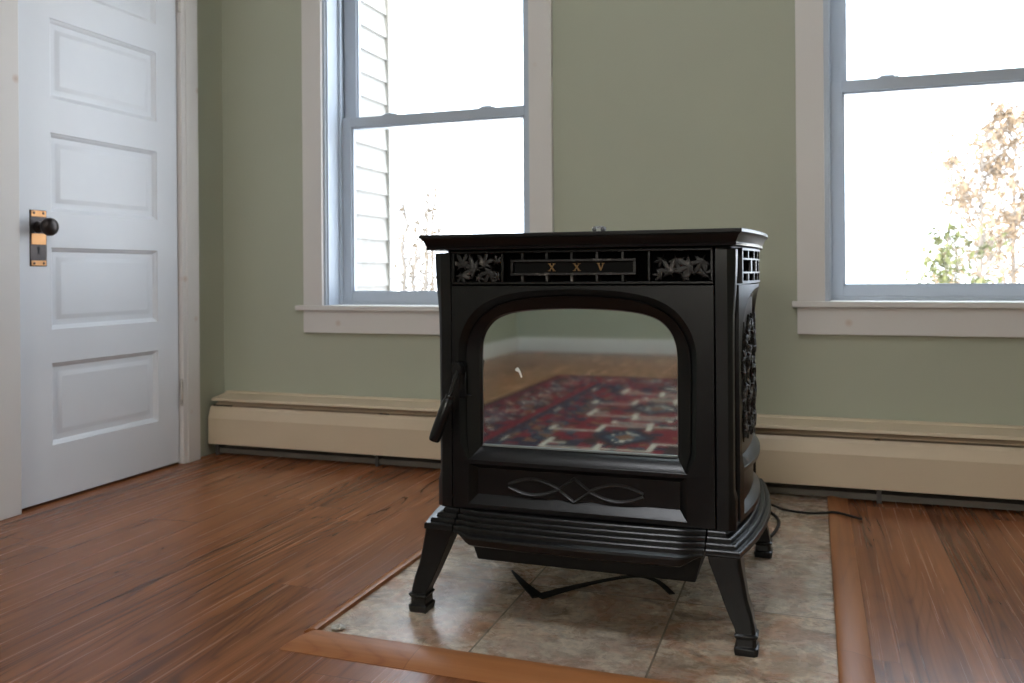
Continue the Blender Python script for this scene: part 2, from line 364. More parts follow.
# front strip with mitred end on the left
mb = MB()
def strip_loop(x0, x1): pass
prof = [(1.572, 0.0), (1.572, 0.010), (1.560, 0.012), (1.530, 0.011), (1.497, 0.006), (1.483, 0.001), (1.483, 0.0)]
mb.loft([[(-0.983 - (1.572 - y) * 0.36, y, z) for y, z in prof], [(0.105 - (y - 1.483) * 0.7, y, z) for y, z in prof]])
struct(mb.build('trim_1', M['strip_x'], bevel=0.0008), 'orange brown wood reducer strip along the front of the tiles', 'floor trim')
prof = [(0.040, 0.0), (0.040, 0.010), (0.047, 0.0125), (0.070, 0.0115), (0.092, 0.006), (0.103, 0.001), (0.103, 0.0)]
mb = MB(); mb.loft([[(x, 1.572 - (x - 0.04) * 1.4, z) for x, z in prof], [(x, 3.05, z) for x, z in prof]])
struct(mb.build('trim_2', M['strip'], bevel=0.0008), 'wood strip along the right side of the tiles', 'floor trim')
prof = [(-0.983, 0.0), (-0.983, 0.010), (-0.990, 0.0118), (-1.003, 0.009), (-1.014, 0.002), (-1.014, 0.0)]
mb = MB(); mb.loft([[(x, 1.572, z) for x, z in prof], [(x, 3.05, z) for x, z in prof]])
struct(mb.build('trim_3', M['strip'], bevel=0.0008), 'narrow wood lip along the left side of the tiles', 'floor trim')

# ---------------------------------------------------------------- windows
def window(name, x0, x1, zs, zrail, horn, label, locks):
    """x0..x1 inner casing; zs stool top"""
    w = empty(name, ((x0 + x1) / 2, YB, zs)); struct(w, label, 'window')
    cw = 0.090; ztop = 2.16 + (zs - 0.624)
    mb = MB()
    mb.box(x0 - cw, x0, YB - 0.020, YB, zs, ztop); mb.box(x1, x1 + cw, YB - 0.020, YB, zs, ztop)
    mb.box(x0 - cw - 0.012, x1 + cw + 0.012, YB - 0.024, YB, ztop, ztop + 0.11)
    mb.build('casing', M['knotty'], w, 0.0015)
    mb = MB()
    xa, xb = x0 - cw - horn, x1 + cw + horn
    mb.box(xa, xb, YB - 0.036, YB, zs - 0.020, zs); mb.box(x0 + 0.008, x1 - 0.008, YB, YB + 0.12, zs - 0.012, zs)
    mb.build('stool', M['white'], w, 0.002)
    mb = MB(); mb.box(x0 - cw, x1 + cw, YB - 0.020, YB, zs - 0.112, zs - 0.020); mb.build('apron', M['knotty'], w, 0.0015)
    # jamb liner with stops and tracks
    mb = MB(); yj = YB + 0.18
    a, b_ = x0 + 0.010, x1 - 0.010
    mb.box(x0 - 0.004, a, YB - 0.006, yj, zs, ztop); mb.box(b_, x1 + 0.004, YB - 0.006, yj, zs, ztop); mb.box(a, b_, YB - 0.006, yj, ztop - 0.010, ztop)
    for xx, sgn in ((a, 1), (b_, -1)):
        for y0_, y1_, t_ in ((YB + 0.004, YB + 0.016, 0.007), (YB + 0.100, YB + 0.112, 0.012), (YB + 0.153, YB + 0.157, 0.012)):
            mb.box(min(xx, xx + sgn * t_), max(xx, xx + sgn * t_), y0_, y1_, zs, ztop - 0.010)
    mb.box(a, b_, YB + 0.11, yj, zs - 0.010, zs + 0.012)
    mb.build('jamb', M['vinyl'], w, 0.001)
    def sash(nm, y0, y1, z0, z1, rail_b, rail_t, st):
        p = a + 0.006; q = b_ - 0.006
        mb = MB()
        mb.box(p, p + st, y0, y1, z0, z1); mb.box(q - st, q, y0, y1, z0, z1)
        mb.box(p + st, q - st, y0, y1, z0, z0 + rail_b); mb.box(p + st, q - st, y0, y1, z1 - rail_t, z1)
        # glazing bead, a step further in
        for (u0, u1, v0, v1) in ((p + st, p + st + 0.008, z0 + rail_b, z1 - rail_t), (q - st - 0.008, q - st, z0 + rail_b, z1 - rail_t)):
            mb.box(u0, u1, y0 + 0.008, y1 - 0.006, v0, v1)
        mb.box(p + st, q - st, y0 + 0.008, y1 - 0.006, z0 + rail_b, z0 + rail_b + 0.007); mb.box(p + st, q - st, y0 + 0.008, y1 - 0.006, z1 - rail_t - 0.007, z1 - rail_t)
        s_ = mb.build(nm, M['vinyl'], w, 0.0012)
        mb = MB(); ym = (y0 + y1) / 2 + 0.004
        mb.box(p + st + 0.004, q - st - 0.004, ym, ym + 0.003, z0 + rail_b + 0.003, z1 - rail_t - 0.003)
        mb.build('pane', M['pane'], s_, 0, 0)
        return s_
    ls = sash('lower_sash', YB + 0.113, YB + 0.145, zs + 0.012, zrail, 0.038, 0.040, 0.046)
    us = sash('upper_sash', YB + 0.147, YB + 0.179, zrail - 0.046, ztop - 0.012, 0.040, 0.040, 0.055)
    for lx in locks:
        mb = MB(); mb.box(lx - 0.034, lx + 0.034, YB + 0.113, YB + 0.143, zrail, zrail + 0.004)
        mb.loft([[(lx - 0.030 + 0.010 * k_ , y, zrail + 0.004) for k_, y in ((0, YB + 0.118), (5, YB + 0.118), (5, YB + 0.138), (0, YB + 0.138))],
                 [(lx - 0.022 + 0.008 * k_ , y, zrail + 0.011) for k_, y in ((0, YB + 0.120), (5, YB + 0.120), (5, YB + 0.136), (0, YB + 0.136))]])
        mb.build('sash_lock', M['vinyl'], ls, 0.002)
    return w
window('window_1', -1.900, -1.005, 0.624, 1.411, 0.030, 'white double-hung window at the left, clapboard siding seen through it', (-1.655, -1.225))
window('window_2', 0.039, 0.934, 0.648, 1.413, 0.016, 'white double-hung window at the right with trees and a shrub outside', (0.250, 0.705))
# side windows (out of frame) that light the room
for i, (y0, y1, z0, z1) in enumerate(SIDE):
    w = empty('window_%d' % (3 + i), (XR, (y0 + y1) / 2, z0)); struct(w, 'white window on the right-hand wall, out of the picture', 'window')
    mb = MB(); mb.box(XR - 0.02, XR, y0 - 0.09, y0, z0, z1); mb.box(XR - 0.02, XR, y1, y1 + 0.09, z0, z1); mb.box(XR - 0.02, XR, y0 - 0.1, y1 + 0.1, z1, z1 + 0.1)
    mb.box(XR - 0.05, XR, y0 - 0.12, y1 + 0.12, z0 - 0.02, z0); mb.box(XR - 0.02, XR, y0 - 0.09, y1 + 0.09, z0 - 0.11, z0 - 0.02); mb.build('casing', M['white'], w, 0.0015)
    mb = MB()
    zm = (z0 + z1) / 2
    for c_, d_, xx in ((z0, zm + 0.02, XR + 0.11), (zm - 0.02, z1, XR + 0.145)):
        mb.box(xx, xx + 0.03, y0, y0 + 0.045, c_, d_); mb.box(xx, xx + 0.03, y1 - 0.045, y1, c_, d_); mb.box(xx, xx + 0.03, y0 + 0.045, y1 - 0.045, c_, c_ + 0.04); mb.box(xx, xx + 0.03, y0 + 0.045, y1 - 0.045, d_ - 0.04, d_)
    mb.build('sash', M['vinyl'], w, 0.001)
for i, (y0, y1, z0, z1) in enumerate(REAR_ADDED):  # frame and sashes of the added rear window
    w = empty('window_%d' % (3 + len(SIDE) + i), ((y0 + y1) / 2, YR, z0)); struct(w, 'added white window, unseen, in the rear wall behind the camera, ' + ('high under the ceiling'), 'window')
    mb = MB(); mb.box(y0 - 0.09, y0, YR, YR + 0.02, z0, z1); mb.box(y1, y1 + 0.09, YR, YR + 0.02, z0, z1); mb.box(y0 - 0.1, y1 + 0.1, YR, YR + 0.02, z1, z1 + 0.1); mb.box(y0 - 0.12, y1 + 0.12, YR, YR + 0.05, z0 - 0.02, z0); mb.build('casing', M['white'], w, 0.0015)
    mb = MB(); zm = (z0 + z1) / 2
    for c_, d_, xx in ((z0, zm + 0.02, YR - 0.14), (zm - 0.02, z1, YR - 0.175)):
        mb.box(y0, y0 + 0.045, xx, xx + 0.03, c_, d_); mb.box(y1 - 0.045, y1, xx, xx + 0.03, c_, d_); mb.box(y0 + 0.045, y1 - 0.045, xx, xx + 0.03, c_, c_ + 0.04); mb.box(y0 + 0.045, y1 - 0.045, xx, xx + 0.03, d_ - 0.04, d_)
    mb.build('sash', M['vinyl'], w, 0.001)
# portals tell the renderer where daylight enters
def portal(loc, rot, sx, sy):
    d = bpy.data.lights.new('window_portal', 'AREA'); d.shape = 'RECTANGLE'; d.size = sx; d.size_y = sy; d.cycles.is_portal = True
    o = bpy.data.objects.new('window_portal', d); COL.objects.link(o); o.location = loc; o.rotation_euler = rot
for a, b_, c_, d_ in WIN: portal(((a + b_) / 2, YB + 0.185, (c_ + d_) / 2), (R(-90), 0, 0), b_ - a, d_ - c_)
for a, b_, c_, d_ in REAR_ADDED: portal(((a + b_) / 2, YR - 0.185, (c_ + d_) / 2), (R(90), 0, 0), b_ - a, d_ - c_)
for a, b_, c_, d_ in SIDE: portal((XR + 0.185, (a + b_) / 2, (c_ + d_) / 2), (0, R(90), 0), d_ - c_, b_ - a)

# ---------------------------------------------------------------- ceiling lamp (above the picture) and an added fill lamp behind the camera
m, nt, b = new_mat('glowing_opal_glass'); b.inputs['Base Color'].default_value = (0.9, 0.88, 0.84, 1)
b.inputs['Emission Color'].default_value = (0.95, 0.98, 1.04, 1); b.inputs['Emission Strength'].default_value = LAMP; M['opal'] = m; M['opal_fill'] = m.copy(); M['opal_fill'].node_tree.nodes['Principled BSDF'].inputs['Emission Strength'].default_value = LAMP * 0.75
for lx, ly, mt, lab in ((-0.55, 1.0, 'opal', 'round opal glass ceiling lamp above the picture in front of the stove'), (-0.75, -2.3, 'opal_fill', 'added unseen opal glass lamp behind the camera that brightens the rear of the room')):  # the second lamp is added to brighten the rear wall and rug
    lp = tag(empty('ceiling_lamp', (lx, ly, ZC)), lab, 'ceiling lamp', 'ceiling lamps')
    mb = MB(); mb.lathe((lx, ly, ZC), (0, 0, -1), [(0.02, 0), (0.19, 0.0), (0.19, 0.018), (0.183, 0.024), (0.02, 0.024)], 40); mb.build('lamp_base', M['nickel'], lp)
    mb = MB(); mb.lathe((lx, ly, ZC - 0.024), (0, 0, -1), [(0.175, 0.0), (0.175, 0.02), (0.168, 0.045), (0.148, 0.070), (0.115, 0.090), (0.07, 0.103), (0.02, 0.108), (0.002, 0.1085)], 40); mb.build('lamp_shade', M[mt], lp, 0, 60)

# ---------------------------------------------------------------- panel door on the left wall
dr = empty('door_1', (XL, 2.49, 0)); struct(dr, 'white five-panel door with a bronze knob', 'door')
XF = -2.388
DK = XF / -2.41
D0, D1, DZ = 2.083, 2.848 * DK, 2.03
PAN = [tuple(0.75 + (z - 0.75) * DK for z in p) for p in ((0.185, 0.460), (0.573, 0.848), (0.967, 1.234), (1.350, 1.619), (1.729, 1.935))]
P0, P1 = 2.236 * DK, 2.735 * DK
ys = [D0, P0, P1, D1]; zs_ = [0.010] + [z for p in PAN for z in p] + [DZ]
# merge the stiles and rails as one leaf: sides only where outside or around panels
leaf = MB()
def quad(mbx, pts):
    k = mbx.add(pts); mbx.face(range(k, k + len(pts)))
for i in range(3):
    for j in range(len(zs_) - 1):
        if i == 1 and j % 2 == 1: continue
        quad(leaf, [(XF, ys[i], zs_[j]), (XF, ys[i + 1], zs_[j]), (XF, ys[i + 1], zs_[j + 1]), (XF, ys[i], zs_[j + 1])])
for (za, zb) in PAN:
    def ring(dy, dx): return [(XF + dx, P0 + dy, za + dy), (XF + dx, P1 - dy, za + dy), (XF + dx, P1 - dy, zb - dy), (XF + dx, P0 + dy, zb - dy)]
    loops = [ring(0, 0), ring(0.0025, -0.004), ring(0.008, -0.0065), ring(0.014, -0.0135), ring(0.030, -0.0145), ring(0.034, -0.0130), ring(0.048, -0.0085)]
    leaf.loft(loops, cap=False)
    quad(leaf, ring(0.048, -0.0085))
leaf.loft([[(XF, D0, 0.010), (XF, D1, 0.010), (XF, D1, DZ), (XF, D0, DZ)], [(XL - 0.02, D0, 0.010), (XL - 0.02, D1, 0.010), (XL - 0.02, D1, DZ), (XL - 0.02, D0, DZ)]], cap=False)
quad(leaf, [(XL - 0.02, D0, 0.010), (XL - 0.02, D1, 0.010), (XL - 0.02, D1, DZ), (XL - 0.02, D0, DZ)])
leaf.build('door_leaf', M['doorwhite'], dr, 0, 30)
mb = MB(); CF = -2.364
mb.box(XL, CF, 1.945, 2.0755, 0, 2.06); mb.box(XL, CF, D1 + 0.028, 2.922, 0, 2.06); mb.box(XL, CF + 0.004, 1.935, 2.932, 2.06, 2.17)
mb.box(XL, CF - 0.004, D1 + 0.006, D1 + 0.030, 0, 2.06)      # inner bead at the hinge side
mb.build('casing', M['knotty'], dr, 0.003)
mb = MB(); PX = XF + 0.002
pl = MB(); pl.box(XF - 0.002, XF + 0.0025, 2.132, 2.197, 0.784, 0.968)
plate = pl.build('knob_plate', M['bronze'], dr, 0.0015)
for z0, z1 in ((0.784, 0.805), (0.853, 0.893), (0.944, 0.968)):
    c_ = MB(); c_.box(XF + 0.0022, XF + 0.0042, 2.136, 2.193, z0 + 0.002, z1 - 0.002); c_.build('copper_band', M['copper'], plate, 0.001)
for y_, z_ in ((2.146, 0.958), (2.183, 0.958), (2.146, 0.794), (2.183, 0.794)):
    c_ = MB(); c_.lathe((XF + 0.004, y_, z_), (1, 0, 0), [(0.0045, 0), (0.004, 0.0015), (0.001, 0.002)], 12); c_.build('screw', M['bronze'], plate)
kh = MB(); kh.box(XF + 0.0024, XF + 0.0030, 2.161, 2.167, 0.824, 0.842); kh.lathe((XF + 0.0024, 2.164, 0.842), (1, 0, 0), [(0.006, 0), (0.006, 0.0007)], 14); kh.build('keyhole', M['iron_dark'], plate)
kb = MB(); kb.lathe((XF, 2.164, 0.912), (1, 0, 0), [(0.019, 0.002), (0.018, 0.007), (0.010, 0.011), (0.009, 0.026), (0.015, 0.032), (0.025, 0.037), (0.0295, 0.046), (0.0295, 0.054), (0.026, 0.062), (0.017, 0.067), (0.004, 0.069)], 28)
kb.build('knob', M['bronze'], dr, 0, 50)
for zc in (0.286, 1.853):
    h = MB(); h.lathe((XF + 0.012, D1 + 0.004, zc - 0.055), (0, 0, 1), [(0.002, 0), (0.006, 0.004), (0.006, 0.012), (0.0045, 0.014), (0.0065, 0.016), (0.0065, 0.038), (0.005, 0.040), (0.0065, 0.042), (0.0065, 0.068), (0.005, 0.070), (0.0065, 0.072), (0.0065, 0.094), (0.0045, 0.096), (0.006, 0.098), (0.006, 0.106), (0.002, 0.110)], 12)
    h.build('hinge', M['nickel'], dr)

# ---------------------------------------------------------------- baseboard heater
ht = tag(empty('baseboard_heater', (-0.9, YB, 0)), 'long beige metal baseboard heater along the foot of the back wall', 'heater')
HA, HB, HYF = -2.388, 1.93, 2.998
mb = MB(); mb.box(HA, HB, YB - 0.004, YB, 0.035, 0.245); mb.build('back_plate', M['beige'], ht)
mb = MB(); mb.loft([[(x, y, z) for y, z in ((YB, 0.228), (YB, 0.2565), (YB - 0.022, 0.2565), (YB - 0.026, 0.250), (HYF + 0.010, 0.239), (HYF + 0.006, 0.228), (HYF + 0.012, 0.227), (YB - 0.02, 0.240))] for x in (HA + 0.012, HB)])
mb.build('top_cover', M['beige'], ht, 0.001, 12)
mb = MB(); mb.loft([[(x, y, z) for y, z in ((HYF, 0.049), (HYF, 0.156), (HYF + 0.012, 0.192), (HYF + 0.019, 0.204), (HYF + 0.022, 0.204), (HYF + 0.015, 0.191), (HYF + 0.003, 0.155), (HYF + 0.003, 0.052), (HYF + 0.02, 0.052), (HYF + 0.02, 0.049))] for x in (HA, HB)])
mb.build('front_panel', M['beige'], ht, 0.0006, 8)
mb = MB(); mb.loft([[(x, y, z) for y, z in ((HYF + 0.024, 0.212), (HYF + 0.050, 0.223), (HYF + 0.051, 0.220), (HYF + 0.025, 0.209))] for x in (HA + 0.02, HB)])
mb.build('damper', M['beige'], ht)
mb = MB(); mb.box(HA + 0.1, HB, YB - 0.062, YB - 0.006, 0.09, 0.175); mb.build('fin_bank', M['heater_dark'], ht)
mb = MB(); mb.box(HA + 0.03, HB, HYF + 0.030, HYF + 0.032, 0.008, 0.028); mb.box(HA + 0.03, HB, HYF + 0.032, YB - 0.004, 0.026, 0.028); mb.build('lower_rail', M['fin'], ht)
for xx in (HA + 0.02, -1.62, -0.80, 0.19, 0.95):
    mb = MB(); mb.box(xx, xx + 0.014, HYF + 0.022, YB - 0.004, 0.0, 0.20); mb.build('bracket', M['heater_dark'], ht)
mb = MB(); mb.prism([(HYF + 0.002, 0.05), (HYF + 0.002, 0.150), (HYF + 0.018, 0.20), (YB - 0.004, 0.225), (YB - 0.004, 0.05)], 0, HA, HA + 0.002); mb.build('end_cap', M['heater_dark'], ht)

# ---------------------------------------------------------------- pellet stove
SX, SY = -0.478, 2.07
st = tag(empty('pellet_stove', (SX, SY, 0)), 'black cast-iron pellet stove with arched mirrored glass door on curved legs', 'stove')
def bow(y, b=0.032, h=0.32, c=2.07): return max(0.0, b * (1 - ((y - c) / h) ** 2))
def side_bow(y): return bow(y, 0.030, 0.235, 2.085)
def ysteps(a, b, n=16): return [a + (b - a) * i / n for i in range(n + 1)]

# firebox body with bowed sides
mb = MB(); pts = [(-0.318, 1.845), (0.318, 1.845)] + [(0.318 + side_bow(y) * .8, y) for y in ysteps(1.855, 2.385)] + [(-0.318 - side_bow(y) * .8, y) for y in reversed(ysteps(1.855, 2.385))]
mb.prism([(SX + x, y) for x, y in pts], 2, 0.19, 0.806)
mb.build('firebox', M['iron'], st)

# moulded top
def ring_path(hw, y0, y1, b=0.032):
    return [(SX - hw, y0), (SX + hw, y0)] + [(SX + hw + bow(y, b), y) for y in ysteps(y0, y1)[1:]] + [(SX - hw - bow(y, b), y) for y in reversed(ysteps(y0, y1)[1:])]
mb = MB(); loops = []
for o, z in ((0.318, 0.803), (0.335, 0.803), (0.336, 0.808), (0.3345, 0.8095), (0.337, 0.815), (0.341, 0.8235), (0.3445, 0.8275), (0.3472, 0.8290), (0.3475, 0.8345), (0.346, 0.8360)):
    loops.append([(x, y, z) for x, y in ring_path(o, 1.75 + (0.3475 - o), 2.39 - (0.3475 - o))])
mb.loft(loops); mb.build('top_plate', M['iron'], st, 0, 28)

# front corner posts
for sgn in (-1, 1):
    loops = []
    for z, e in ((0.226, 0.004), (0.285, 0.004), (0.302, 0.0), (0.60, 0.0), (0.66, 0.0008), (0.715, 0.005), (0.765, 0.0075), (0.797, 0.008)):
        h = 0.3225 + e; f_ = 1.796 - e * 0.5
        pl_ = [(0.291, f_), (0.3145, f_), (0.3165, f_ + 0.0015), (h, f_ + 0.008), (h + 0.0015, f_ + 0.011), (h + 0.0015, 1.846), (0.291, 1.846)]
        loops.append([(SX + sgn * x, y, z) for x, y in pl_])
    mb = MB(); mb.loft(loops); mb.box(*(sorted((SX + sgn * 0.290, SX + sgn * 0.2955))), 1.8005, 1.846, 0.226, 0.797)
    mb.build('corner_post', M['iron'], st, 0.0008)
    mb = MB(); loops = []
    for z in (0.226, 0.797): loops.append([(SX + sgn * x, y, z) for x, y in ((0.30, 2.31), (0.328, 2.31), (0.328, 2.388), (0.30, 2.388))])
    mb.loft(loops); mb.build('rear_post', M['iron'], st, 0.002)

# arched frame faces, used for the door and for both sides
IN = [(0, .671), (.06, .6695), (.11, .666), (.152, .659), (.183, .646), (.204, .624), (.2155, .596), (.2185, .564)]
OU = [(0, .704), (.064, .702), (.118, .697), (.166, .686), (.207, .664), (.235, .632), (.250, .595), (.2535, .555)]
O2 = [(0, .7150), (.067, .7130), (.124, .7075), (.174, .696), (.217, .673), (.245, .639), (.2605, .599), (.2635, .555)]
def smooth_pts(c, k=4):
    out = []
    g = lambda i: (-c[1][0], c[1][1]) if i < 0 else c[min(i, len(c) - 1)]
    for i in range(len(c) - 1):
        p0, p1, p2, p3 = g(i - 1), g(i), g(i + 1), g(i + 2)
        for j in range(k):
            t = j / k
            out.append(tuple(0.5 * ((2 * p1[a]) + (-p0[a] + p2[a]) * t + (2 * p0[a] - 5 * p1[a] + 4 * p2[a] - p3[a]) * t * t + (-p0[a] + 3 * p1[a] - 3 * p2[a] + p3[a]) * t ** 3) for a in (0, 1)))
    out.append(c[-1]); return out
def contour(c, tail, d, dtail):
    """closed loop of (u, z, depth); starts at top centre going to +u"""
    r = [(u, z, d) for u, z in smooth_pts(c)] + [(u, z, dd) for (u, z), dd in zip(tail, dtail)]
    return r + [(-u, z, dd) for u, z, dd in reversed(r[1:])]
def arch_frame(mb, W, ZT, ZM, ZB, P, dz=0.0, lower=True, depth=0.036):
    g = lambda l: [P(u, z + dz, d) for u, z, d in l]
    l0 = contour(O2, [(.2600, .372), (.2420, .3355)], 0, (0, 0))
    l1 = contour(OU, [(.2510, .374), (.2395, .3362)], .012, (.012, .0006))
    l2 = contour([(u * .988, z - .003) for u, z in OU], [(.2485, .375), (.2385, .3368)], .0165, (.0165, .0010))
    l3 = contour([(u * .985, z - .0045) for u, z in OU], [(.2475, .376), (.2378, .3372)], .0130, (.0130, .0012))
    l4 = contour([(u * 1.012, z + .003) for u, z in IN], [(.2215, .388), (.2210, .3600)], .024, (.024, depth - .006))
    l5 = contour(IN, [(.2185, .388), (.2185, .3615)], depth, (depth, depth - .001))
    n = len(l0); outer = []
    for u, z, d in l0:
        # project on the rectangle from the centre (0, .52)
        cu, cz = u, z - 0.52
        s = min((W / abs(cu)) if abs(cu) > 1e-6 else 1e9, ((ZT - .52) / cz) if cz > 1e-6 else ((ZM - .52) / cz) if cz < -1e-6 else 1e9)
        outer.append([cu * s, 0.52 + cz * s, 0.0])
    for cu, cz in ((W, ZT), (-W, ZT), (W, ZM), (-W, ZM)):
        i = min(range(n), key=lambda k: (outer[k][0] - cu) ** 2 + (outer[k][1] - cz) ** 2); outer[i] = [cu, cz, 0.0]
    mb.loft([g(outer), g(l0), g(l1), g(l2), g(l3), g(l4), g(l5)], cap=False)
    rr = lambda u, a, b, d: g([(-u, a, d), (u, a, d), (u, b, d), (-u, b, d)])
    if lower:
        mb.loft([rr(W, ZB, ZM, 0), rr(.2420, ZB + .0100, ZM - .006, 0), rr(.2400, ZB + .0112, ZM - .0068, .001), rr(.2245, ZB + .029, ZM - .018, .019)], cap=False)
        k = mb.add(rr(.2245, ZB + .029, ZM - .018, .019)); mb.face(range(k, k + 4))
    # return edge all round
    mb.loft([rr(W, ZB if lower else ZM, ZT, 0), rr(W, ZB if lower else ZM, ZT, .044)], cap=False)
    return l5

# door
DY = 1.793
DX = -0.4880
Pd = lambda u, z, d: ((DX if abs(u) < 0.27 else SX) + u, DY + d, z)
mb = MB(); l5 = arch_frame(mb, 0.2875, 0.7225, 0.3330, 0.2275, Pd)
door = mb.build('stove_door', M['iron'], st, 0, 32)
mb = MB(); gl = [Pd(u * 1.01, z + (0.003 if z > .5 else -0.002), 0.0355) for u, z, d in l5]
mb.loft([gl, [(x, y + 0.004, z) for x, y, z in gl]])
mb.build('door_glass', M['mirror'], door, 0, 0)['label'] = 'mirror-like arched glass of the stove door'
mb = MB(); mb.box(DX - 0.218, DX + 0.218, DY + 0.0305, DY + 0.0352, 0.3615, 0.3655); mb.build('glass_gasket', M['gasket'], door, 0.0006)['label'] = 'grey strip along the foot of the glass'
mb = MB()
mb.prism([(SX - .151, .536), (SX - .145, .541), (SX - .139, .533), (SX - .134, .519), (SX - .137, .517), (SX - .142, .530), (SX - .149, .532)], 1, DY + 0.0342, DY + 0.0354)
mb.build('glass_mark', M['fleck'], door)['label'] = 'small pale mark on the glass'  # pale flat patch set on the glass
# ornament: two pointed ovals and a lozenge
def orn(pts, close):
    loops = []; n = len(pts)
    for i, (x, z) in enumerate(pts):
        a = pts[(i - 1) % n] if close or i else pts[0]; b_ = pts[(i + 1) % n] if close or i < n - 1 else pts[-1]
        t = Vector((b_[0] - a[0], b_[1] - a[1])).normalized(); nn = Vector((-t.y, t.x)) * 0.0040
        loops.append([(SX + x + nn.x, DY + 0.0195, z + nn.y), (SX + x + nn.x * .6, DY + 0.0135, z + nn.y * .6), (SX + x, DY + 0.0118, z), (SX + x - nn.x * .6, DY + 0.0135, z - nn.y * .6), (SX + x - nn.x, DY + 0.0195, z - nn.y)])
    if close: loops.append(loops[0])
    return loops
mb = MB(); zo = 0.2800
for s_ in (-1, 1):
    for top in (1, -1):
        mb.loft(orn([(-0.0115 + s_ * (0.150 - 0.118 * i / 12), zo + top * 0.0175 * math.sin(math.pi * (0.06 + 0.94 * i / 12))) for i in range(13)], False))
mb.loft(orn([(-0.012 - 0.036, zo), (-0.012, zo + 0.0255), (-0.012 + 0.036, zo), (-0.012, zo - 0.0255)], True), cap=False)
mb.build('ornament', M['iron_rub'], door, 0, 50)
# door handle: latch, thin rod, barrel grip
hd = MB()
hd.prism([(SX - .275, .530), (SX - .276, .546), (SX - .270, .556), (SX - .257, .555), (SX - .251, .545), (SX - .253, .530)], 1, 1.757, DY + 0.002)
hd.box(SX - .268, SX - .251, 1.783, DY + 0.002, 0.474, 0.533); hd.box(SX - .252, SX - .241, 1.785, DY + 0.002, 0.478, 0.482)
hd.tube([(SX - .263, 1.765, .540), (SX - .2655, 1.755, .518), (SX - .2735, 1.745, .482)], [.0075, .0050, .0044], 10)
gz = 1.12
hd.lathe((SX - .2730, 1.7465, .486), Vector((-.0370, -.010, -.105)), [(.003, 0), (.0085, .001), (.0095, .004), (.0085, .010), (.0105, .012), (.0128, .020), (.0134, .060), (.0134, .095), (.0124, .1055), (.0108, .109), (.0085, .1075), (.006, .1045)], 22)
hd.build('door_handle', M['gloss_black'], door, 0.0012)

# front grille band with leaf castings and name plate
gr = MB(); gx0, gx1 = -0.767, -0.191
gr.box(gx0, gx1, 1.824, 1.836, 0.722, 0.801)
grille = gr.build('front_grille', M['void'], st)
fr = MB(); y0, y1 = 1.797, 1.824
for z0, z1 in ((0.7945, 0.8005), (0.7255, 0.7315)): fr.box(gx0, gx1, y0, y1, z0, z1)
for xx in (gx0, gx1 - 0.006, -0.6495, -0.325): fr.box(xx, xx + 0.006, y0, y1, 0.7315, 0.7945)
fr.build('grille_frame', M['iron'], grille, 0.0012)
pf = MB(); px0, px1 = -0.627, -0.349
for z0, z1 in ((0.7745, 0.780), (0.745, 0.7505)): pf.box(px0, px1, y0 - 0.001, y1, z0, z1)
for xx in (px0, px1 - 0.006): pf.box(xx, xx + 0.006, y0 - 0.001, y1, 0.7505, 0.7745)
for k in range(5):
    xc = -0.600 + 0.0556 * k
    pf.box(xc - 0.003, xc + 0.003, y0 + 0.001, y1, 0.780, 0.7945); pf.box(xc - 0.003, xc + 0.003, y0 + 0.001, y1, 0.7315, 0.745)
pf.build('plate_frame', M['iron_worn'], grille, 0.001)
pf = MB(); pf.box(px0 + 0.0055, px1 - 0.0055, 1.8075, 1.812, 0.7495, 0.7755); pf.build('name_plate', M['plate_black'], grille)
def stroke(mbx, a, b_, w, y0_, y1_):
    a = Vector(a); b_ = Vector(b_); d = (b_ - a).normalized(); n_ = Vector((-d.y, d.x)) * w / 2
    mbx.prism([(a + n_)[:], (b_ + n_)[:], (b_ - n_)[:], (a - n_)[:]], 1, y0_, y1_)
for xc, ch in ((-0.5355, 'X'), (-0.4795, 'X'), (-0.4265, 'V')):
    lm = MB(); h, w_ = 0.0076, 0.0054; zc = 0.7625; ya, yb = 1.8055, 1.8085
    if ch == 'X':
        stroke(lm, (xc - w_, zc + h), (xc + w_, zc - h), 0.0030, ya, yb); stroke(lm, (xc - w_, zc - h), (xc + w_, zc + h), 0.0018, ya, yb)
        for sx in (-1, 1):
            for sz in (-1, 1): lm.box(xc + sx * w_ - 0.0030, xc + sx * w_ + 0.0030, ya, yb, zc + sz * h - 0.0007, zc + sz * h + 0.0007)
    else:
        stroke(lm, (xc - w_, zc + h), (xc, zc - h), 0.0030, ya, yb); stroke(lm, (xc + w_, zc + h), (xc, zc - h), 0.0018, ya, yb)
        for sx in (-1, 1): lm.box(xc + sx * w_ - 0.0030, xc + sx * w_ + 0.0030, ya, yb, zc + h - 0.0007, zc + h + 0.0007)
    lm.build('letter', M['gold'], grille)['label'] = 'gold serif letter %s on the black name plate' % ch

